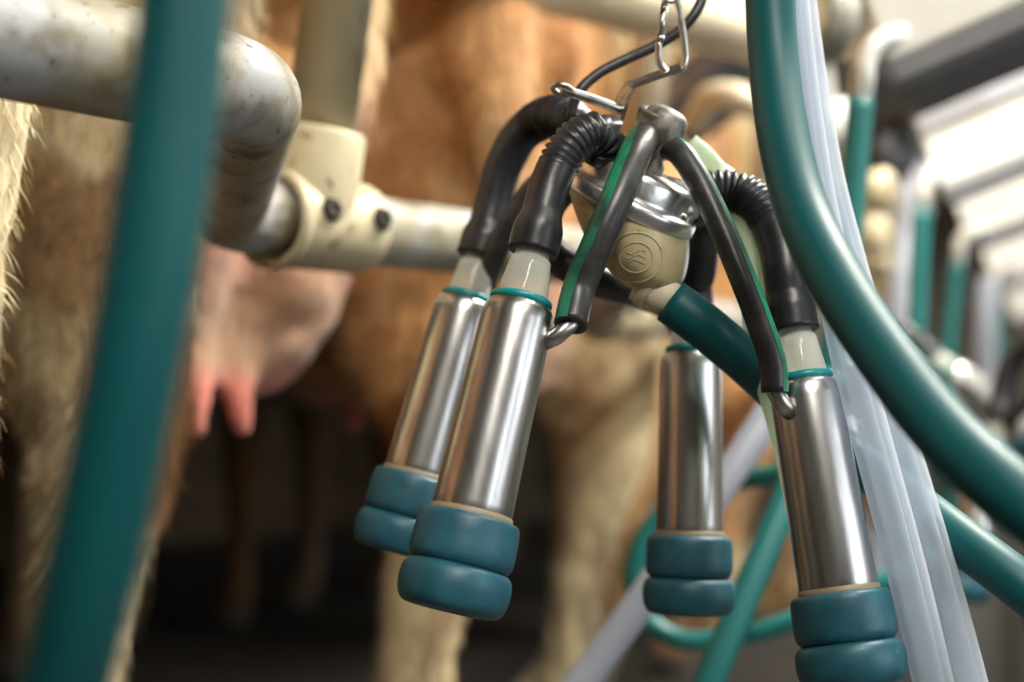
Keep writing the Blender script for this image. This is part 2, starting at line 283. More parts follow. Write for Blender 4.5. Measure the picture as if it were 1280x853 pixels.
def cow_geometry(udder=0., tail_y=.0, uy=0., wide=(0., 0.)):
    g = [loftgeo([(-.06, 0, 1.14), (.02, 0, 1.12), (.12, 0, 1.10), (.32, 0, 1.07), (.7, 0, .99), (1.1, 0, .98), (1.5, 0, 1.0), (1.78, 0, 1.02)], [.10, .17, .23, .27, .325, .325, .25, .15], [.10, .20, .26, .33, .40, .40, .37, .26], .06, 30)]
    for s in (-1, 1):
        g += [loftgeo([(.13, s*.19, 1.27), (.11, s*.215, 1.10), (.10, s*.23, .95), (.095, s*.225, .82), (.065, s*.215, .71), (.02, s*.205, .61), (-.02, s*.20, .53), (-.020, s*.198, .47), (.004, s*.196, .38), (.026, s*.195, .26), (.045, s*.195, .15), (.070, s*.195, .10), (.110, s*.198, .05), (.125, s*.20, .0)],
                      [.09, .125, .125, .105, .082, .062, .052, .047, .038, .034, .037, .042, .052, .060], [.16, .24, .235, .200, .155, .115, .095, .080, .055, .046, .045, .050, .062, .075]),
              loftgeo([(-.10, s*.20, .98), (-.105, s*.205, .82), (-.098, s*.203, .68), (-.088, s*.20, .57), (-.075, s*.20, .50)], [.06, .045, .028, .022, .026], [.055, .045, .034, .028, .03]),
              loftgeo([(.30, s*.25, 1.0), (.33, s*.265, .84), (.28, s*.25, .74)], [.07, .075, .05], [.11, .10, .07]),
              loftgeo([(-.11, s*.09, 1.30), (.05, s*.17, 1.32), (.42, s*.25, 1.36)], [.05, .09, .07], [.06, .10, .06]),
              loftgeo([(1.48, s*.2, 1.05), (1.47, s*.19, .75), (1.46, s*.18, .50), (1.46, s*.18, .40), (1.46, s*.18, .2), (1.47, s*.18, .1), (1.51, s*.185, .04), (1.52, s*.19, .0)], [.10, .085, .05, .048, .032, .04, .05, .056], [.22, .13, .062, .058, .036, .045, .058, .068]),
              loftgeo([(2.12, s*.10, 1.50), (2.10, s*.22, 1.49), (2.09, s*.30, 1.45)], [.045, .06, .015], [.03, .03, .012])]
    g += [loftgeo([(1.5, 0, 1.12), (1.85, 0, 1.28), (2.12, 0, 1.46)], [.17, .12, .10], [.30, .20, .13]), loftgeo([(2.05, 0, 1.48), (2.25, 0, 1.40), (2.45, 0, 1.22), (2.56, 0, 1.12)], [.10, .115, .085, .075], [.13, .13, .10, .07])]
    # udder with its quarters, then the teats
    for s in (-1, 1):
        g += [ballgeo((.10, uy+s*.075, .70), (.13, .115, .165+udder)), ballgeo((.30, uy+s*.065, .70), (.16, .115, .155+udder)), ballgeo((.06, uy+s*.05, .82), (.10, .11, .17))]
        for x, yy, ln in ((.045, .025, .062), (.27, .062, .055)):
            zt = .555-udder; g.append(loftgeo([(x, uy+s*yy, zt+.05), (x-.003, uy+s*(yy+.002), zt), (x-.006, uy+s*(yy+.004), zt-ln*.6), (x-.008, uy+s*(yy+.005), zt-ln)], [.024, .0175, .0155, .009], [.024, .0175, .0155, .009], .012, 14))
    # tail
    g += [loftgeo([(.0, 0, 1.36), (-.10, 0, 1.35), (-.15, tail_y*.3, 1.22), (-.165, tail_y*.7, 1.0), (-.17, tail_y, .78)], [.04, .042, .032, .026, .03], [.04, .04, .032, .026, .03])]
    v, f = merge(g)
    v[:, 1] += np.where(v[:, 1] > 0, wide[0], -wide[1])*smoothstep(.95-v[:, 2], 0, .3)*(np.abs(v[:, 1]) > .13)*(v[:, 0] < .8)
    return v, f
def field(seed, scale, octaves=3):
    r = np.random.default_rng(seed); ks = [(nrm(r.normal(size=3))*scale*2**(i//6)*r.uniform(.7, 1.3), r.uniform(0, 6.28), .5**(i//6)) for i in range(6*octaves)]
    return lambda p: sum(a*np.sin(p@k+ph) for k, ph, a in ks)/2.2
def smoothstep(x, a, b): t = np.clip((x-a)/(b-a), 0, 1); return t*t*(3-2*t)
TAN = np.array([.64, .335, .118]); CREAM = np.array([.74, .62, .38]); DARK = np.array([.26, .125, .045]); PINK = np.array([.44, .215, .145]); TEAT = np.array([.66, .20, .15]); MUD = np.array([.14, .10, .05]); HORN = np.array([.12, .10, .08])
def mixc(c, col, k): return c*(1-k[:, None]) + col*k[:, None]
def coat(p, seed, style):
    x, y, z = p.T; f1 = field(seed, 9)(p); f2 = field(seed+5, 34)(p); f3 = field(seed+9, 70)(p*[1, 1, .35])
    c = np.tile(TAN*[1.08, 1.12, 1.25], (len(p), 1)); c = mixc(c, DARK, .22*smoothstep(f1, .1, 1.2)); c = mixc(c, CREAM, .30*smoothstep(f2, .3, 1.6))
    leg = (np.abs(y) > .10)
    if style == 'a':
        c = mixc(c, CREAM, smoothstep(y+.05*f1, .02, .08)*smoothstep(1.15-z, 0, .1)*(.80+.2*np.tanh(f2)))
        c = mixc(c, np.array([.58, .49, .31]), .85*smoothstep(y, .06, .12)*smoothstep(1.2-z, 0, .1))
        c = mixc(c, TAN, (y > .1)*smoothstep(x+.02*f2-.02*f1, .02, .045)*0)
        c = mixc(c, DARK*.9, .80*(y > .08)*smoothstep(z+.02*f2+.12*x, .585, .60)*smoothstep(.735-z-.12*x+.015*f2, 0, .02))          # cast shadow painted into the coat as a brown band round the thigh
        c = mixc(c, TAN*[.75, .65, .6], .85*(y > .05)*smoothstep(-x-.048+.008*f2, 0, .025)*smoothstep(z, .40, .43)*smoothstep(.60-z, 0, .04))
        c = mixc(c, TAN*.8, .8*(y > .1)*np.exp(-((x-.10+.25*(z-.5)+.01*f2)/.012)**2)*smoothstep(.66-z, 0, .05))
        c = mixc(c, CREAM, (y < -.1)*smoothstep(.44-z+.03*f1, 0, .06)*.9)
        c = mixc(c, MUD, (y < 0)*.30*smoothstep(f3, .2, 1.2)*smoothstep(.9-z, 0, .3))
    elif style == 'b':
        c = mixc(c, CREAM, smoothstep(-y, .06, .12)*smoothstep(.74-z+.05*f1, 0, .08))
        c = mixc(c, CREAM, smoothstep(.50-z+.04*f1, 0, .08))
        c = mixc(c, CREAM*1.05, .22*np.exp(-((np.abs(y)-.10)/.035)**2)*(x < .1)*smoothstep(z, .8, .9))
        c = mixc(c, MUD, leg*.75*smoothstep(.40-z+.05*f1, 0, .12)*smoothstep(f3, -.9, .6))
    else:
        c = mixc(c, CREAM, smoothstep(f1+.6*(.55-z), .35, .55)); c = mixc(c, MUD, leg*.6*smoothstep(.42-z+.05*f1, 0, .1)*smoothstep(f3, -.6, .8))
    c = mixc(c, DARK, .45*smoothstep(f3, .7, 1.7)); c = mixc(c, DARK*.6, .85*smoothstep(x, .6, .9))  # fore part of the coat painted darker to stand for the gloom there
    # tail, udder, teats, hooves
    c = mixc(c, CREAM*1.12, smoothstep(-x, .125, .138)*smoothstep(.07-np.abs(y), 0, .02)*smoothstep(z, .7, .75))
    ud = smoothstep(.175-np.abs(y)-.25*np.clip(x-.3, 0, 9), 0, .03)*smoothstep(.86-z+.03*f1, 0, .10)*smoothstep(z, .40, .47)*smoothstep(.50-x, 0, .06)*smoothstep(.155-np.abs(y)+(.6-np.clip(z, 0, .6))*0, 0, .03)
    c = mixc(c, PINK*(1+.12*f2[:, None]), ud); c = mixc(c, CREAM*[.95, .8, .75], ud*.35*smoothstep(f1, 0, 1))
    c = mixc(c, TEAT, smoothstep(.568-z, 0, .03)*(np.abs(y-.02) < .105)*(z > .4)*(x > -.02))
    c = mixc(c, HORN, (smoothstep(.06-z, 0, .02)))
    return np.clip(c, 0, 1)
def make_cow(loc, heading, seed, style, label, hairs=0, voxel=.0105, **kw):
    v, f = cow_geometry(**kw); me = bpy.data.meshes.new('tmp'); me.from_pydata(v.tolist(), [], f); t = bpy.data.objects.new('tmp', me); COL.objects.link(t)
    md = t.modifiers.new('r', 'REMESH'); md.mode = 'VOXEL'; md.voxel_size = voxel
    sm = t.modifiers.new('s', 'SMOOTH'); sm.factor = .5; sm.iterations = 6
    dg = bpy.context.evaluated_depsgraph_get(); ev = t.evaluated_get(dg); m2 = bpy.data.meshes.new_from_object(ev); m2.name = 'cow'
    bpy.data.objects.remove(t); bpy.data.meshes.remove(me)
    n = len(m2.vertices); co = np.empty(n*3); m2.vertices.foreach_get('co', co); co = co.reshape(-1, 3)
    no = np.empty(n*3); m2.vertex_normals.foreach_get('vector', no); no = no.reshape(-1, 3)
    # muscle and skin folds: vertical creases on the thighs, loose skin on the udder
    amp = .0045*field(seed+20, 42, 2)(co*[1, 1, .22])*smoothstep(co[:, 2], .45, .7) + .0018*field(seed+21, 95, 2)(co)
    amp *= smoothstep(np.abs(co[:, 2]-.5)+smoothstep(np.abs(co[:, 1]), .06, .1), .05, .1)
    co = co + no*amp[:, None]; m2.vertices.foreach_set('co', co.ravel()); m2.polygons.foreach_set('use_smooth', [True]*len(m2.polygons)); m2.update()
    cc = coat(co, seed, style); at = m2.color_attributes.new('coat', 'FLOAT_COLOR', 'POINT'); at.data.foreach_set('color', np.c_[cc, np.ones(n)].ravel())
    m2.materials.append(M['coat']); o = bpy.data.objects.new('cow', m2); COL.objects.link(o); o.location = loc; o.rotation_euler = (0, 0, math.atan2(heading[1], heading[0]))
    tag(o, label, 'cow', 'cows standing along the milking pit'); ORG[o.name] = np.array(loc)
    if hairs:
        tri = np.empty(len(m2.loop_triangles)*3, int); m2.calc_loop_triangles(); tri = np.empty(len(m2.loop_triangles)*3, int); m2.loop_triangles.foreach_get('vertices', tri); tri = tri.reshape(-1, 3)
        ce = co[tri].mean(1); udd = (np.abs(ce[:, 1]) < .15) & (ce[:, 2] < .85) & (ce[:, 0] > -.03) & (ce[:, 2] > .42)
        ok = (ce[:, 0] < .55) & (ce[:, 2] > .15) & (ce[:, 2] < 1.15) & ~udd; tri = tri[ok]
        e1 = co[tri[:, 1]]-co[tri[:, 0]]; e2 = co[tri[:, 2]]-co[tri[:, 0]]; ar = np.linalg.norm(np.cross(e1, e2), axis=1); pick = rng.choice(len(tri), hairs, p=ar/ar.sum())
        a, b_ = rng.random(hairs), rng.random(hairs); fl = a+b_ > 1; a[fl] = 1-a[fl]; b_[fl] = 1-b_[fl]
        root = co[tri[pick, 0]]+e1[pick]*a[:, None]+e2[pick]*b_[:, None]; nn = no[tri[pick, 0]]
        ln = rng.uniform(.010, .022, hairs); swirl = field(seed+31, 18)(root)
        hd = np.array([.0, 0, -1.]) + nn*.26 + rng.normal(size=(hairs, 3))*.20 + np.c_[swirl*.35, swirl*.1, swirl*0]
        tuft = (root[:, 0] < -.03) & (root[:, 2] < .68) & (root[:, 2] > .44); ln[tuft] *= rng.uniform(.6, 1.15, tuft.sum()); hd[tuft] += rng.normal(size=(tuft.sum(), 3))*.2
        tl = (root[:, 0] < -.14) & (np.abs(root[:, 1]) < .12); ln[tl] *= 2
        hd -= nn*np.minimum((hd*nn).sum(1)-.12, 0)[:, None]; hd /= np.linalg.norm(hd, axis=1)[:, None]
        sd = np.cross(hd, nn+rng.normal(size=(hairs, 3))*.3); sd /= np.linalg.norm(sd, axis=1)[:, None]; wd = .00055
        mid = root+hd*ln[:, None]*.55; tip = root+(hd+np.array([0, 0, -.18]))*ln[:, None]
        V = np.stack([root-sd*wd, root+sd*wd, mid+sd*wd*.8, mid-sd*wd*.8, tip], 1).reshape(-1, 3); k = np.arange(hairs)*5
        F_ = np.stack([k, k+1, k+2, k, k+2, k+3, k+3, k+2, k+4], 1).reshape(-1, 3)
        hm = bpy.data.meshes.new('hair'); hm.from_pydata(V.tolist(), [], F_.tolist()); hm.materials.append(M['hair'])
        hc = coat(root, seed, style)*rng.uniform(.75, 1.3, (hairs, 1)); ha = hm.color_attributes.new('coat', 'FLOAT_COLOR', 'POINT'); ha.data.foreach_set('color', np.c_[np.repeat(np.clip(hc, 0, 1), 5, 0), np.ones(hairs*5)].ravel())
        h = bpy.data.objects.new('hair', hm); COL.objects.link(h); h.parent = o; h['kind'] = 'stuff'
    return o
HEAD = nrm([-.805, .593, 0]); STALL = .70; RSTEP = .85
A0 = np.array([-.232, 1.43, PLAT])
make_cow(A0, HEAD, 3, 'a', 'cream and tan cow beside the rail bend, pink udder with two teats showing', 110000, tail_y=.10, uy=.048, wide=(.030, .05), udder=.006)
make_cow(A0+D*STALL+HEAD*.02, HEAD, 11, 'b', 'tan cow with one cream hind leg, directly behind the hanging cluster', 60000, tail_y=-.03)
make_cow(A0-D*(STALL+.03)+HEAD*.05, HEAD, 23, 'c', 'cow at the left edge of the picture, only a strip of cream thigh showing', 25000)
make_cow(A0+D*(STALL+RSTEP), HEAD, 31, 'c', 'tan and white cow third along the row, behind the large teal hose', voxel=.014)
make_cow(A0+D*(STALL+RSTEP*2)-HEAD*.03, HEAD, 47, 'c', 'blurred tan cow fourth along the row, behind the hanging hoses', voxel=.014)
make_cow(A0+D*(STALL+RSTEP*3), HEAD, 59, 'c', 'blurred cow fifth along the row, at the right edge of the picture', voxel=.016)
make_cow(A0+D*(STALL+RSTEP*4), HEAD, 67, 'c', 'farthest cow in the row, nearly lost in blur beside the white covers', voxel=.016)
# ------------------------------------------------------------------ rump rail: a zigzag pipe along the pit edge
RZ = CAMZ + .205; RR = .030; STEP = D*RSTEP
E0 = np.array([-.149, .808, RZ]); B0 = P(282, 266, 1.09)
pts = [E0-STEP*2+np.array([-.05, -.02, 0])]
for k in range(-1, 8): pts += [B0-STEP+STEP*k, E0+STEP*k]
rail = empty('rump_rail', E0*[1, 1, 0]+[0, 0, PLAT], 'dirty galvanised zigzag rail running behind the cows along the pit', 'rail')
tube('pipe', fillet(pts, .055, 10), RR, M['rail'], rail, nseg=32)
def sock(o, ax, l, r): return [(0, r*.80), (0, r*.97), (.004, r), (l-.004, r), (l, r*.97), (l, r*.80)]
for k in range(0, 6):
    dv = nrm(E0+STEP-B0); c0 = B0+STEP*k+dv*.052
    cl = lathe('clamp_fitting', sock(0, 0, .098, .0385), c0, dv, M['clamp'], rail, nseg=36)
    lathe('collar', [(0, .036), (0, .0405), (.010, .0405), (.010, .036)], c0-dv*.006, dv, M['clamp'], cl, nseg=36)
    tq = nrm(np.array([.13, -.03, 1.]))
    lathe('post_socket', sock(0, 0, .075, .0385), c0+dv*.036, tq, M['clamp'], cl, nseg=36)
    for s, up in ((.024, -.1), (.084, -.15)):
        q = nrm(np.cross(dv, UP)*1+UP*(.25+up)); lathe('set_screw', [(.030, .0105), (.0410, .0105), (.0440, .0085), (.0440, .0050), (.038, .0045), (.038, 0)], c0+dv*s, q, M['hole'], cl, nseg=6, smooth=False)
    tube('post', [c0+dv*.036+tq*.07, c0+dv*.036+tq*1.05], .029, M['post'], rail, nseg=28)
# upper line of fat cream pipe with its drops and clamps
ur = empty('overhead_milk_line', RC(1.2, .5, CAMZ+.5), 'fat cream overhead pipe crossing the top of the picture behind the carabiner', 'pipe')
um = P(730, -16, 1.60); un = P(960, 44, 1.80)
tube('pipe', fillet([um-(un-um)*2.5, um, un, un+D*1.2, un+D*5], .08), .039, M['creampipe'], ur, nseg=28)
for (a, b, d) in ((1010, 22, 1.62), (1072, 18, 1.75)):
    lathe('clamp_ring', [(-.022, .044), (-.022, .056), (.022, .056), (.022, .044)], P(a, b, d), un-um, M['dullmetal' if a < 1050 else 'creampipe'], ur, nseg=28)
# cream elbows and drops farther back
def elbow(name, pts_, r, m, label, cat, grp=None): return tube(name, fillet(pts_, r*1.6, 8), r, M[m], nseg=22, label=label, cat=cat, group=grp)
elbow('pipe_elbow', PP([(866, 160, 1.96), (884, 122, 1.93), (915, 118, 1.9), (985, 150, 1.95)]), .0195, 'creampipe', 'short cream pipe bend showing between the carabiner and the large teal hose', 'pipe')
# ------------------------------------------------------------------ hoses, covers and steelwork of the stalls farther along
SC = 'hoses hanging at the farther stalls'
for (x0, y0, x1, y1, d, bx, by, nm) in ((1076, 124, 1058, 330, 1.35, 1030, 620, 'teal hose on a white elbow pipe, nearest of the row under the covers'), (1152, 262, 1141, 500, 2.0, 1150, 700, 'teal hose on a white elbow pipe, second of the row under the covers'),
                                     (1196, 330, 1178, 500, 2.5, 1190, 640, 'teal hose on a white elbow pipe, third of the row under the covers'), (1240, 364, 1266, 540, 3.1, 1262, 660, 'teal hose on a white elbow pipe, farthest of the row under the covers')):
    r = empty('drop_hose', P(x1, y1, d), nm, 'hose', SC); s = 1.35/d
    tube('elbow_pipe', fillet(PP([(x0+2*s, y0+12*s, d), (x0+6*s, y0-45*s, d), (x0+18*s, y0-72*s, d), (x0+70*s, y0-86*s, d+.02)]), .03, 8), .0098, M['whitepipe'], r, nseg=20)
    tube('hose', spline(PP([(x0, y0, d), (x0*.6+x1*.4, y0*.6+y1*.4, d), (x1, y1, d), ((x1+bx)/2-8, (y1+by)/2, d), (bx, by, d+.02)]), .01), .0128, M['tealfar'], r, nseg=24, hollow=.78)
# white covers reaching over the pit, one to a stall
cd = nrm(np.array([.93, -.3665, .36])); cn = nrm(np.array([-.3665, -.93, 0])); cu = nrm(np.cross(cd, -cn)); cu = cu if cu[2] > 0 else -cu
for (px, py, d, nm, h) in ((1112, 76, 1.36, 'white cover over the nearest stall, cut by the upper right corner', .16), (1178, 236, 2.0, 'white cover channel second from the upper right corner', .085), (1212, 300, 2.55, 'bright white cover third along the right edge', .085), (1244, 356, 3.15, 'bright white cover fourth along the right edge', .085), (1268, 400, 3.8, 'small far white cover low on the right edge', .085)):
    r = empty('stall_cover', P(px, py, d), nm, 'cover', 'white covers over the stalls'); o = P(px, py, d)
    box('panel', o, cd*.62, -cn*.03, cu*h, M['whitepanel'], r, bev=.004)
    box('edge_profile', o-cu*.024+cn*.004, cd*.62, -cn*.036, cu*.022, M['greytrim'], r, bev=.002)
    if h < .1:
        box('top_flange', o+cu*h+cn*.012, cd*.62, -cn*.05, cu*.02, M['lilacpost'], r, bev=.003)
        box('rib', o+cu*h*.5+cn*.004, cd*.62, -cn*.004, cu*.012, M['whitepanel'], r, bev=.001)
    box('hanger', o+cd*.3+cu*h-cn*.002, cd*.03, -cn*.02, UP*(3.2-(o+cd*.3+cu*h)[2]-.01), M['darksteel'], r)
# dark steelwork, plus a slanting bar that stands in for shade
tube('beam', [P(1118, 118, 2.3), P(1118, 118, 2.3)+cd*1.6], .075, M['darksteel'], nseg=4, smooth=False, label='dark steel cross beam behind the white covers', cat='beam')
tube('beam', PP([(835, 150, 2.25), (1000, 28, 2.2)]), .062, M['darksteel'], nseg=4, smooth=False, label='dark slanting bar added as shade behind the short cream pipe bend', cat='beam')  # dark bar added in place of the shadowed gap between two cows
ps = empty('upright_post', P(1128, 330, 2.35)*[1, 1, 0]+[0, 0, PLAT], 'dark and galvanised upright with a round black joint, right of the second drop hose', 'post')
tube('upper_post', [P(1130, 90, 2.35), P(1130, 190, 2.35)], .021, M['darksteel'], ps, nseg=16)
tube('lower_post', [P(1130, 190, 2.35), P(1130, 190, 2.35)*[1, 1, 0]+[0, 0, PLAT]], .019, M['lilacpost'], ps, nseg=16)
lathe('joint', smoothprof([(-.03, 0.001), (-.03, .03), (-.02, .042), (.02, .042), (.03, .03), (.03, .001)]), P(1114, 190, 2.33), np.array([.4, -.9, 0]), M['darksteel'], ps, nseg=24)
# fittings seen between hoses
for (px, py, d, r_, ln, nm) in ((1036, 158, 1.75, .030, .05, 'white rounded pipe end right of the clear tubes'), (1092, 240, 2.1, .030, .06, 'cream pipe end between the first and second drop hose'), (1088, 294, 2.3, .032, .14, 'cream horizontal pipe stub between the first and second drop hose'), (1092, 330, 2.6, .024, .16, 'pale lower pipe stub between the first and second drop hose')):
    a = P(px, py, d); lathe('pipe_stub', [(-ln, .001), (-ln, r_*.9)]+smoothprof([(-ln, r_), (0, r_), (.012, r_*1.12), (.022, r_*1.05), (.030, r_*.7), (.033, .001)]), a, np.array([.75, -.6, -.05]), M['clamp' if px > 1050 else 'whitepipe'], nseg=26, label=nm, cat='pipe')
tube('drop_pipe', PP([(1024, 62, 1.8), (1032, 150, 1.8)]), .015, M['whitepipe'], nseg=16, label='short white pipe above the rounded white pipe end', cat='pipe')
tube('vacuum_tube', spline(PP([(1150, 205, 2.4), (1128, 330, 2.25), (1112, 450, 2.2), (1100, 600, 2.15), (1096, 760, 2.1)]), .02), .014, M['clearfar'], nseg=18, label='clear tube hanging left of the second drop hose', cat='tube')
tube('vacuum_tube', spline(PP([(1236, 350, 2.9), (1232, 440, 2.85), (1236, 530, 2.8), (1250, 640, 2.75)]), .02), .022, M['clearfar'], nseg=18, label='wide clear tube hanging beside the farthest drop hose', cat='tube')
# looped hose and pale tube behind the cups
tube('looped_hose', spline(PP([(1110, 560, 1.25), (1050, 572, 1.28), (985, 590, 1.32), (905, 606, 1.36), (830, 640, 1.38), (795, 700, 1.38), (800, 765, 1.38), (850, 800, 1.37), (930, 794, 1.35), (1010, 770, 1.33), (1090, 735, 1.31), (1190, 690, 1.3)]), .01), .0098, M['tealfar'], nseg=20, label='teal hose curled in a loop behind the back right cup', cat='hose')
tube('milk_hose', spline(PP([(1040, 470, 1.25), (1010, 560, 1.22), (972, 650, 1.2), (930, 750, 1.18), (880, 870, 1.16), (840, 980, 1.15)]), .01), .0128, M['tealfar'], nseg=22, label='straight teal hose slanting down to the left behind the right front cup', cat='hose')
tube('vacuum_tube', spline(PP([(990, 470, 1.22), (944, 545, 1.2), (880, 640, 1.18), (810, 740, 1.16), (730, 850, 1.14), (650, 960, 1.12)]), .01), .0135, M['clearfar'], nseg=20, label='pale lilac tube slanting down to the left behind the back right cup', cat='tube')
# ------------------------------------------------------------------ the hanging milking cluster
CAMP = np.array([0, 0, CAMZ])
cluster = empty('milking_cluster', P(790, 260, .86), 'milking cluster in focus with four steel teat cups under a cloudy claw bowl', 'milking cluster')
def teat_cup(top, bot, d0, d1, root, nip=None, L=.124, sc=1.):
    """top / bottom pixel of the shell's axis with their depths; nip: direction the air nipple leaves the shell"""
    a = P(*top, d0); b = P(*bot, d1); ax = nrm(b-a); s = sc
    shell = lathe('teat_cup', [(h*s, r*s) for h, r in [(.0005, .0120), (-.0005, .0150), (.0005, .0170), (.0028, .0189), (.0060, .0200), (.011, .0205), (.04, .0209), (.08, .0215), (L-.008, .0222), (L-.003, .0222), (L, .0212)]], a, ax, M['steel'], root, nseg=56, label='brushed steel shell with blue rubber mouthpiece')
    lathe('gasket', [(h*s, r*s) for h, r in [(L-.004, .0222), (L-.0035, .0230), (L+.002, .0236), (L+.002, .02)]], a, ax, M['gasket'], shell, nseg=48)
    l = L-.001
    lathe('mouthpiece_band', [(l*s+h*s, r*s) for h, r in smoothprof([(0, .0225), (.0004, .0258), (.002, .0275), (.006, .0283), (.013, .0287), (.020, .0288), (.0245, .0282), (.0272, .0262), (.028, .0236), (.028, .018)])], a, ax, M['bluerubber'], shell, nseg=56)
    lathe('mouthpiece_lip', [(l*s+h*s, r*s) for h, r in smoothprof([(.0272, .018), (.0274, .0250), (.0285, .0278), (.031, .0297), (.036, .0307), (.042, .0305), (.047, .0293), (.0505, .0268), (.0518, .0230), (.0518, .0135), (.0505, .0112), (.046, .0105), (.04, .0105), (.039, 0.)])], a, ax, M['bluerubber'], shell, nseg=56)
    tube('collar_ring', [a+ax*-.0012*s+(q)*.0153*s for q in ring_dirs(ax, 40)], .0026*s, M['tealring'], shell, nseg=12, closed=True)
    lathe('sight_cone', [(h*s, r*s) for h, r in [(.000, .0140), (-.004, .0143), (-.010, .0138), (-.020, .0124), (-.0255, .0117), (-.0268, .0104), (-.030, .0098), (-.040, .0096)]], a, ax, M['cone'], shell, nseg=40)
    if nip is not None:
        nd = nrm(nip-ax*(nip@ax)); p0 = a+ax*.020*s+nd*.0185*s
        tube('air_nipple', fillet([p0, p0+nd*.006*s-ax*.004*s, p0+nd*.016*s-ax*.017*s], .006), .0050*s, M['steel'], shell, nseg=16)
        return shell, a, ax, p0+nd*.0125*s-ax*.0115*s
    return shell, a, ax, None
def ring_dirs(ax, n):
    ax = nrm(ax); e = nrm(np.cross(ax, [.3, .9, .2])); g = np.cross(ax, e); return np.array([e*math.cos(t)+g*math.sin(t) for t in np.linspace(0, 2*math.pi, n, endpoint=False)])
X = np.array([1., 0, 0]); Y = np.array([0, 1., 0])
c1 = teat_cup((651, 379), (588, 648), .800, .772, cluster, nip=X*.95-Y*.25)
c2 = teat_cup((584, 374), (520, 600), .955, .935, cluster)
c3 = teat_cup((864, 440), (862, 660), .960, .945, cluster)
c4 = teat_cup((1004, 476), (1050, 747), .830, .802, cluster, nip=-X*.72-Y*.72)
def milk_tube(cup, via, end, cuffr=.0146, r=.0118, corr=(.45, .92)):
    _, a, ax, _ = cup; s0 = a-ax*.030
    c = spline([s0, s0-ax*.02]+via+[end], .0012); s = np.r_[0, np.cumsum(np.linalg.norm(np.diff(c, axis=0), axis=1))]; t = s/s[-1]
    rr = np.full(len(c), r) + (cuffr-r)*(1-smoothstep(s, .013, .026)) ; k = smoothstep(t, corr[0], corr[0]+.06)*(1-smoothstep(t, corr[1]-.05, corr[1]))
    rr += k*(-.0006+.0015*np.cos(s/.0040*2*math.pi)); rr[0] -= .0006
    return tube('short_milk_tube', c, rr, M['black'], cluster, nseg=28, hollow=.66)
milk_tube(c1, PP([(685, 238, .819), (698, 206, .823), (717, 178, .826), (740, 166, .832), (756, 177, .838)]), P(752, 200, .845), corr=(.48, .97))
milk_tube(c2, PP([(618, 246, .966), (630, 206, .965), (652, 168, .955), (684, 146, .935), (712, 150, .905), (730, 172, .895)]), P(738, 195, .885), cuffr=.0160, r=.0130, corr=(.50, .90))
milk_tube(c4, PP([(981, 338, .844), (973, 300, .852), (956, 264, .862), (926, 243, .87), (893, 240, .872)]), P(866, 250, .87), r=.0132, cuffr=.0150, corr=(.50, .97))
milk_tube(c3, PP([(872, 345, .955), (877, 310, .945), (880, 285, .93), (872, 265, .91)]), P(855, 262, .895), corr=(.7, .9))
# claw
rc = P(784, 250, .865); upv = nrm(P(825, 165, .855)-rc); bt = P(797, 366, .858)
side = nrm(np.cross(upv, [0, 1, 0])); fwd = np.cross(side, upv)
dep = -(bt-rc)@upv; sh = (bt-rc+upv*dep)/dep
bowl = lathe('claw_bowl', [(dep*t, r) for t, r in smoothprof([(0, .0415), (.10, .0410), (.30, .0395), (.50, .0362), (.66, .0318), (.80, .0250), (.90, .0178), (.97, .0085), (1, .0002)])], rc, -upv, M['bowl'], cluster, nseg=64, shear=sh, label='cloudy cream plastic bowl')
from mathutils.bvhtree import BVHTree
bv = BVHTree.FromPolygons([tuple(v.co) for v in bowl.data.vertices], [tuple(p.vertices) for p in bowl.data.polygons]); bo = ORG[bowl.name]
def onbowl(px, py):                                # the relief lies on the bowl's own surface
    dr = nrm(P(px, py, 1)-CAMP); h = bv.ray_cast(Vector(CAMP-bo), Vector(dr)); return np.array(h[0])+bo-dr*.0002 if h[0] else P(px, py, .83)
tube('embossed_ring', [onbowl(795+33*math.cos(t), 322+31*math.sin(t)) for t in np.linspace(0, 2*math.pi, 48, endpoint=False)], .0005, M['bowl'], bowl, nseg=8, closed=True)
tube('embossed_ring', [onbowl(795+21*math.cos(t), 322+19*math.sin(t)) for t in np.linspace(0, 2*math.pi, 40, endpoint=False)], .0004, M['bowl'], bowl, nseg=8, closed=True)
for k in range(3): tube('emblem_wave', [onbowl(783+24*t, 315+6*k+2.5*math.sin(6.3*t+k)) for t in np.linspace(0, 1, 9)], .00025, M['bowl'], bowl, nseg=6)
lid = lathe('claw_lid', smoothprof([(-.0055, .0405), (-.0055, .0435), (-.0045, .0448), (.0015, .0450), (.0035, .0442), (.0045, .0415), (.0050, .0385)])[:-1]+[(.0050, .0385), (.0055, .0375), (.008, .0368), (.017, .0350), (.0195, .0335), (.0205, .031), (.0215, .022), (.0215, .0002)], rc, upv, M['chrome'], cluster, nseg=64, label='polished metal lid')
for e in (P(752, 200, .845), P(738, 195, .885), P(866, 250, .87), P(855, 262, .895)):
    q = rc+upv*.010; tube('outlet_nipple', [q+(e-q)*.35, e, e+(e-q)*.12], .0105, M['chrome'], lid, nseg=20)
for ang in (math.radians(200), math.radians(285), math.radians(350), math.radians(100)):
    q = rc+(side*math.cos(ang)+fwd*math.sin(ang))*.036+upv*.004; lathe('lid_screw', [(0, .0042), (.0035, .0042), (.0045, .0034), (.0045, 0)], q, upv, M['wire'], lid, nseg=12)
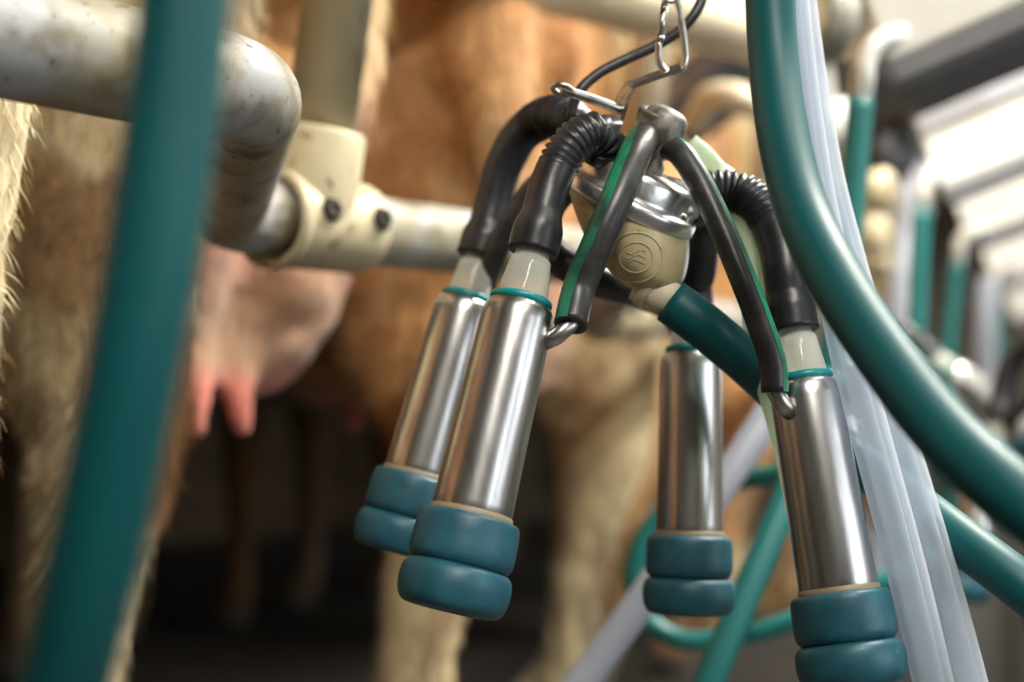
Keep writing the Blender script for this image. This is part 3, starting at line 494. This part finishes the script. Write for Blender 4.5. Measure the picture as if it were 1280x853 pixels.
# distributor block and valve knob on the lid
vb = rc+upv*.020
dist = lathe('air_distributor', smoothprof([(0, .013), (.006, .0125), (.010, .0095), (.016, .0095), (.020, .0135), (.032, .0140), (.0375, .012), (.040, .0080), (.041, .0002)]), vb, upv, M['dullmetal'], cluster, nseg=32, label='tarnished metal air distributor')
kb = P(811, 176, .858); kt = P(824, 133, .850); ka = nrm(kt-kb)
lathe('valve_knob', [(-.006, .0072), (.0085, .0072), (.0086, .0073), (.0104, .0110), (.0105, .0112), (.0109, .0114), (.0110, .0114), (.0178, .0116), (.0179, .0116), (.0187, .0110), (.0188, .0109), (.0188, .0078), (.0188, .0077), (.0180, .0073), (.0180, .0002)], kb, ka, M['dullmetal'], dist, nseg=32)
dn1 = P(800, 172, .842); dn4 = P(838, 184, .852)
for e in (dn1, dn4, P(770, 190, .89), P(830, 190, .895)): tube('distributor_arm', [vb+upv*.026, e+(vb+upv*.026-e)*.1], .0072, M['dullmetal'], dist, nseg=16)
def pulse_tube(pts_, r, sdir, sw=1.25, striped=True, lab=None):
    c = spline(pts_, .003); o = tube('pulse_tube', c, r, M['pulse'], cluster, nseg=24, hollow=.6, label=lab)
    if striped:
        v, f = tubegeo(c, r*1.025, 9, arc=sw, ref=sdir); mk('green_stripe', v, f, M['stripe'], o)
    return o
pulse_tube([c1[3]]+PP([(724, 360, .800), (746, 308, .797), (766, 260, .800), (784, 216, .812), (797, 186, .826)])+[P(806, 174, .842), P(812, 173, .856)], .0094, (-.66, -.72, .25), .95, lab='black pulse tube with worn green stripe')
pulse_tube([c4[3]]+PP([(966, 455, .808), (950, 405, .812), (926, 342, .818), (896, 272, .828), (868, 217, .838), (848, 190, .846)])+[P(828, 182, .858)], .0077, (.88, -.28, .38), 1.5, lab='black pulse tube with clean green stripe')
pulse_tube(PP([(770, 195, .89), (735, 205, .915), (680, 225, .925), (645, 268, .935), (622, 310, .945), (605, 360, .965), (598, 395, .972)]), .0080, (0, 0, 1), striped=False)
pulse_tube(PP([(765, 200, .895), (705, 235, .92), (676, 285, .915), (700, 325, .90), (745, 350, .90), (800, 366, .925), (838, 385, .965), (858, 420, .995), (866, 465, .99)]), .0105, (0, 0, 1), striped=False)
# spout and the long milk hose on it
sp0 = P(800, 352, .852); sp1 = P(862, 392, .846)
tube('spout', [sp0, sp0+(sp1-sp0)*.3, sp1], [.0125, .0118, .0112], M['spout'], cluster, nseg=28, label='cream plastic outlet spout')
lathe('spout_collar', [(0, .0118), (0, .0132), (.006, .0132), (.006, .0118)], sp0+(sp1-sp0)*.10, sp1-sp0, M['spout'], cluster, nseg=28)
# hanger bracket, pin
def ribbon(name, pts_, wdir, w, t, m, parent):
    c = np.asarray(pts_, float); tt = np.gradient(c, axis=0); tt /= np.linalg.norm(tt, axis=1)[:, None]; wd = nrm(wdir); gs = []; v = []; f = []
    for i, p in enumerate(c):
        a = nrm(wd-tt[i]*(wd@tt[i])); b = np.cross(tt[i], a)
        for x, y in ((-1, -1), (1, -1), (1, 1), (-1, 1)): v.append(p+a*w/2*x+b*t/2*y)
    for i in range(len(c)-1):
        for j in range(4): f.append((i*4+j, i*4+(j+1) % 4, i*4+4+(j+1) % 4, i*4+4+j))
    f += [(3, 2, 1, 0), tuple((len(c)-1)*4+j for j in range(4))]; return mk(name, v, f, m, parent, smooth=False)
br = ribbon('hanger_bracket', fillet(PP([(752, 205, .870), (768, 158, .866), (779, 122, .862), (789, 106, .860), (828, 92, .858), (850, 84, .857)]), .004, 5), (.45, -.85, -.25), .0125, .0026, M['wire'], cluster)
br['label'] = 'bent steel hanger strip'
tube('retaining_pin', spline(PP([(702, 112, .846), (712, 115, .846), (740, 124, .852), (778, 138, .862)]), .003), .0031, M['wire'], cluster, nseg=12)
tube('pin_eye', [P(703, 112, .846)+(nrm([.93, .1, -.35])*math.cos(t)*.0058+nrm([.25, -.5, .25])*math.sin(t)*.0040) for t in np.linspace(0, 2*math.pi, 20, endpoint=False)], .0017, M['wire'], cluster, nseg=8, closed=True)
# carabiner, chain, cord
cb = empty('carabiner', P(842, 88, .857), 'pear shaped steel carabiner holding the hanger strip', 'carabiner')
cv, cf = tubegeo(spline(PP([(824, 52, .857), (823, 66, .857), (826, 82, .857), (838, 92, .857), (852, 87, .857), (857, 74, .857), (856, 55, .857), (850, 18, .857), (847, 3, .857), (841, -7, .857), (834, -4, .857), (831, 6, .857)]), .0018), .0022, 14); mk('hook', cv, cf, M['wire'], cb)
tube('gate', PP([(831, 6, .857), (824, 52, .857)]), .0024, M['wire'], cb, nseg=14); tube('gate_hinge', PP([(829.5, 10, .853), (829.5, 10, .861)]), .0014, M['dullmetal'], cb, nseg=10)
lathe('gate_sleeve', [(0, .0022), (0, .0029), (.003, .0029), (.003, .0022)], P(825, 45, .857), P(824, 52, .857)-P(825, 45, .857), M['wire'], cb, nseg=14)
ch = empty('chain', P(839, -8, .857), 'steel chain running up from the carabiner', 'chain'); q = P(839, 2, .857); cl_ = nrm([.02, .02, 1.])
for i in range(46):
    e = [X, Y][i % 2]; cen = q+cl_*(.0085+.0125*i)
    tube('link', [cen+cl_*(.0085*math.cos(t))+e*(.0046*math.sin(t)) for t in np.linspace(0, 2*math.pi, 20, endpoint=False)], .0015, M['wire'], ch, nseg=8, closed=True)
tube('hanging_rod', [q+cl_*.58, q+cl_*(3.2-q[2]-.001)], .004, M['wire'], ch, nseg=10)
tube('cord', spline(PP([(714, 150, .885), (716, 132, .885), (726, 112, .885), (748, 92, .89), (785, 73, .895), (820, 57, .90), (850, 38, .90), (868, 18, .90), (880, -8, .905), (886, -60, .92), (888, -160, .93), (880, -420, .95)]), .004), .0034, M['black'], nseg=14, label='thin black cord arching behind the carabiner', cat='cord')
# ------------------------------------------------------------------ hoses around the cluster
tube('milk_hose', spline([sp0+(sp1-sp0)*.62]+PP([(880, 408, .846), (930, 450, .862), (985, 502, .89), (1050, 560, .90), (1110, 606, .875), (1180, 660, .83), (1255, 716, .80), (1330, 775, .78), (1450, 880, .75), (1560, 1050, .73)]), .006), .0137, M['teal'], nseg=32, hollow=.74, label='teal milk hose pushed onto the claw spout, running to lower right', cat='hose')
tube('milk_hose', spline(PP([(962, -160, .80), (962, -40, .795), (966, 60, .785), (976, 150, .765), (1000, 255, .735), (1045, 350, .70), (1110, 450, .665), (1190, 550, .63), (1280, 630, .60), (1400, 715, .575), (1560, 800, .56)]), .006), np.interp(np.linspace(0, 1, len(spline(PP([(962, -160, .80), (962, -40, .795), (966, 60, .785), (976, 150, .765), (1000, 255, .735), (1045, 350, .70), (1110, 450, .665), (1190, 550, .63), (1280, 630, .60), (1400, 715, .575), (1560, 800, .56)]), .006))), [0, 1], [.0136, .0146]), M['teal'], nseg=36, label='large teal hose sweeping from top centre down to the right edge', cat='hose')
for dx, dd, nm in ((0, 0, 'nearer of the two clear tubes hanging behind the large teal hose'), (1, .014, 'farther of the two clear tubes hanging behind the large teal hose')):
    pt = [(975, -150, .86), (988, 0, .855), (1000, 110, .85), (1018, 230, .842), (1040, 340, .832), (1066, 460, .82), (1098, 580, .808), (1130, 700, .798), (1166, 850, .79), (1200, 1000, .785), (1225, 1150, .78)]
    off = np.interp([p[1] for p in pt], [-150, 230, 450, 850, 1150], [7, 18, 32, 45, 50])
    c = spline(PP([(p[0]+dx*o_, p[1], p[2]+dd) for p, o_ in zip(pt, off)]), .006)
    tube('vacuum_tube', c, .0112 if dx == 0 else .0102, M['clear'], nseg=28, label=nm, cat='tube', group='pair of clear tubes'); tube('vacuum_tube_bore', c, .0062, M['clear'], bpy.context.scene.objects['vacuum_tube' if dx == 0 else 'vacuum_tube.001'], nseg=20)
at_c = spline(PP([(862, 178, .885), (882, 196, .885), (908, 230, .885), (930, 274, .876), (946, 330, .864), (952, 390, .858), (962, 450, .862), (992, 560, .868), (1017, 690, .868), (1032, 800, .868), (1040, 950, .868)]), .005)
tube('air_tube', at_c, np.interp(np.linspace(0, 1, len(at_c)), [0, .06, .065, .12, 1], [.0060, .0066, .0085, .0122, .0122]), M['palegreen'], nseg=24, label='pale green tube hanging between the black tubes and behind the right cup', cat='tube')
tube('milk_hose', spline(PP([(262, -260, .44), (238, -60, .43), (218, 120, .425), (188, 330, .42), (150, 540, .42), (108, 740, .425), (60, 930, .44), (0, 1150, .47)]), .006), .0136, M['teal'], nseg=36, label='out-of-focus teal hose crossing the left foreground', cat='hose')
# ------------------------------------------------------------------ clusters of the next stalls (copies of the first)
for (tx, ty, td, ry, rz, nm) in ((1400, 505, 1.5, 0, 0, 'blurred milking cluster at the next stall, a blue cup at the lower right edge'), (1052, 448, 1.95, -40, 0, 'tilted blurred milking cluster two stalls on, a steel cup slanting above the large teal hose')):
    r = copy_tree(cluster); r.location = P(tx, ty, td); r.rotation_euler = (0, math.radians(ry), math.radians(rz)); r['label'] = nm; r['group'] = 'milking clusters at the farther stalls'
    for k, (src, nm2, lc) in enumerate(((cb, 'carabiner', 'blurred steel carabiner above the '), (ch, 'chain', 'blurred steel chain above the '))):
        q = copy_tree(src); off = r.rotation_euler.to_matrix() @ (cb.location - cluster.location); q.location = r.location + off + (src.location - cb.location)
        q['label'] = lc + ('cluster at the right edge' if ry == 0 else 'tilted far cluster'); q['group'] = 'hangers of the farther clusters'
        if nm2 == 'chain':                       # its rod is cut so that it ends at the ceiling
            rod = [c for c in q.children if c.name.startswith('hanging_rod')][0]; rod.data = rod.data.copy(); top = 3.2 - q.location.z - .001
            for v in rod.data.vertices:
                if v.co.z > .7: v.co.z = top
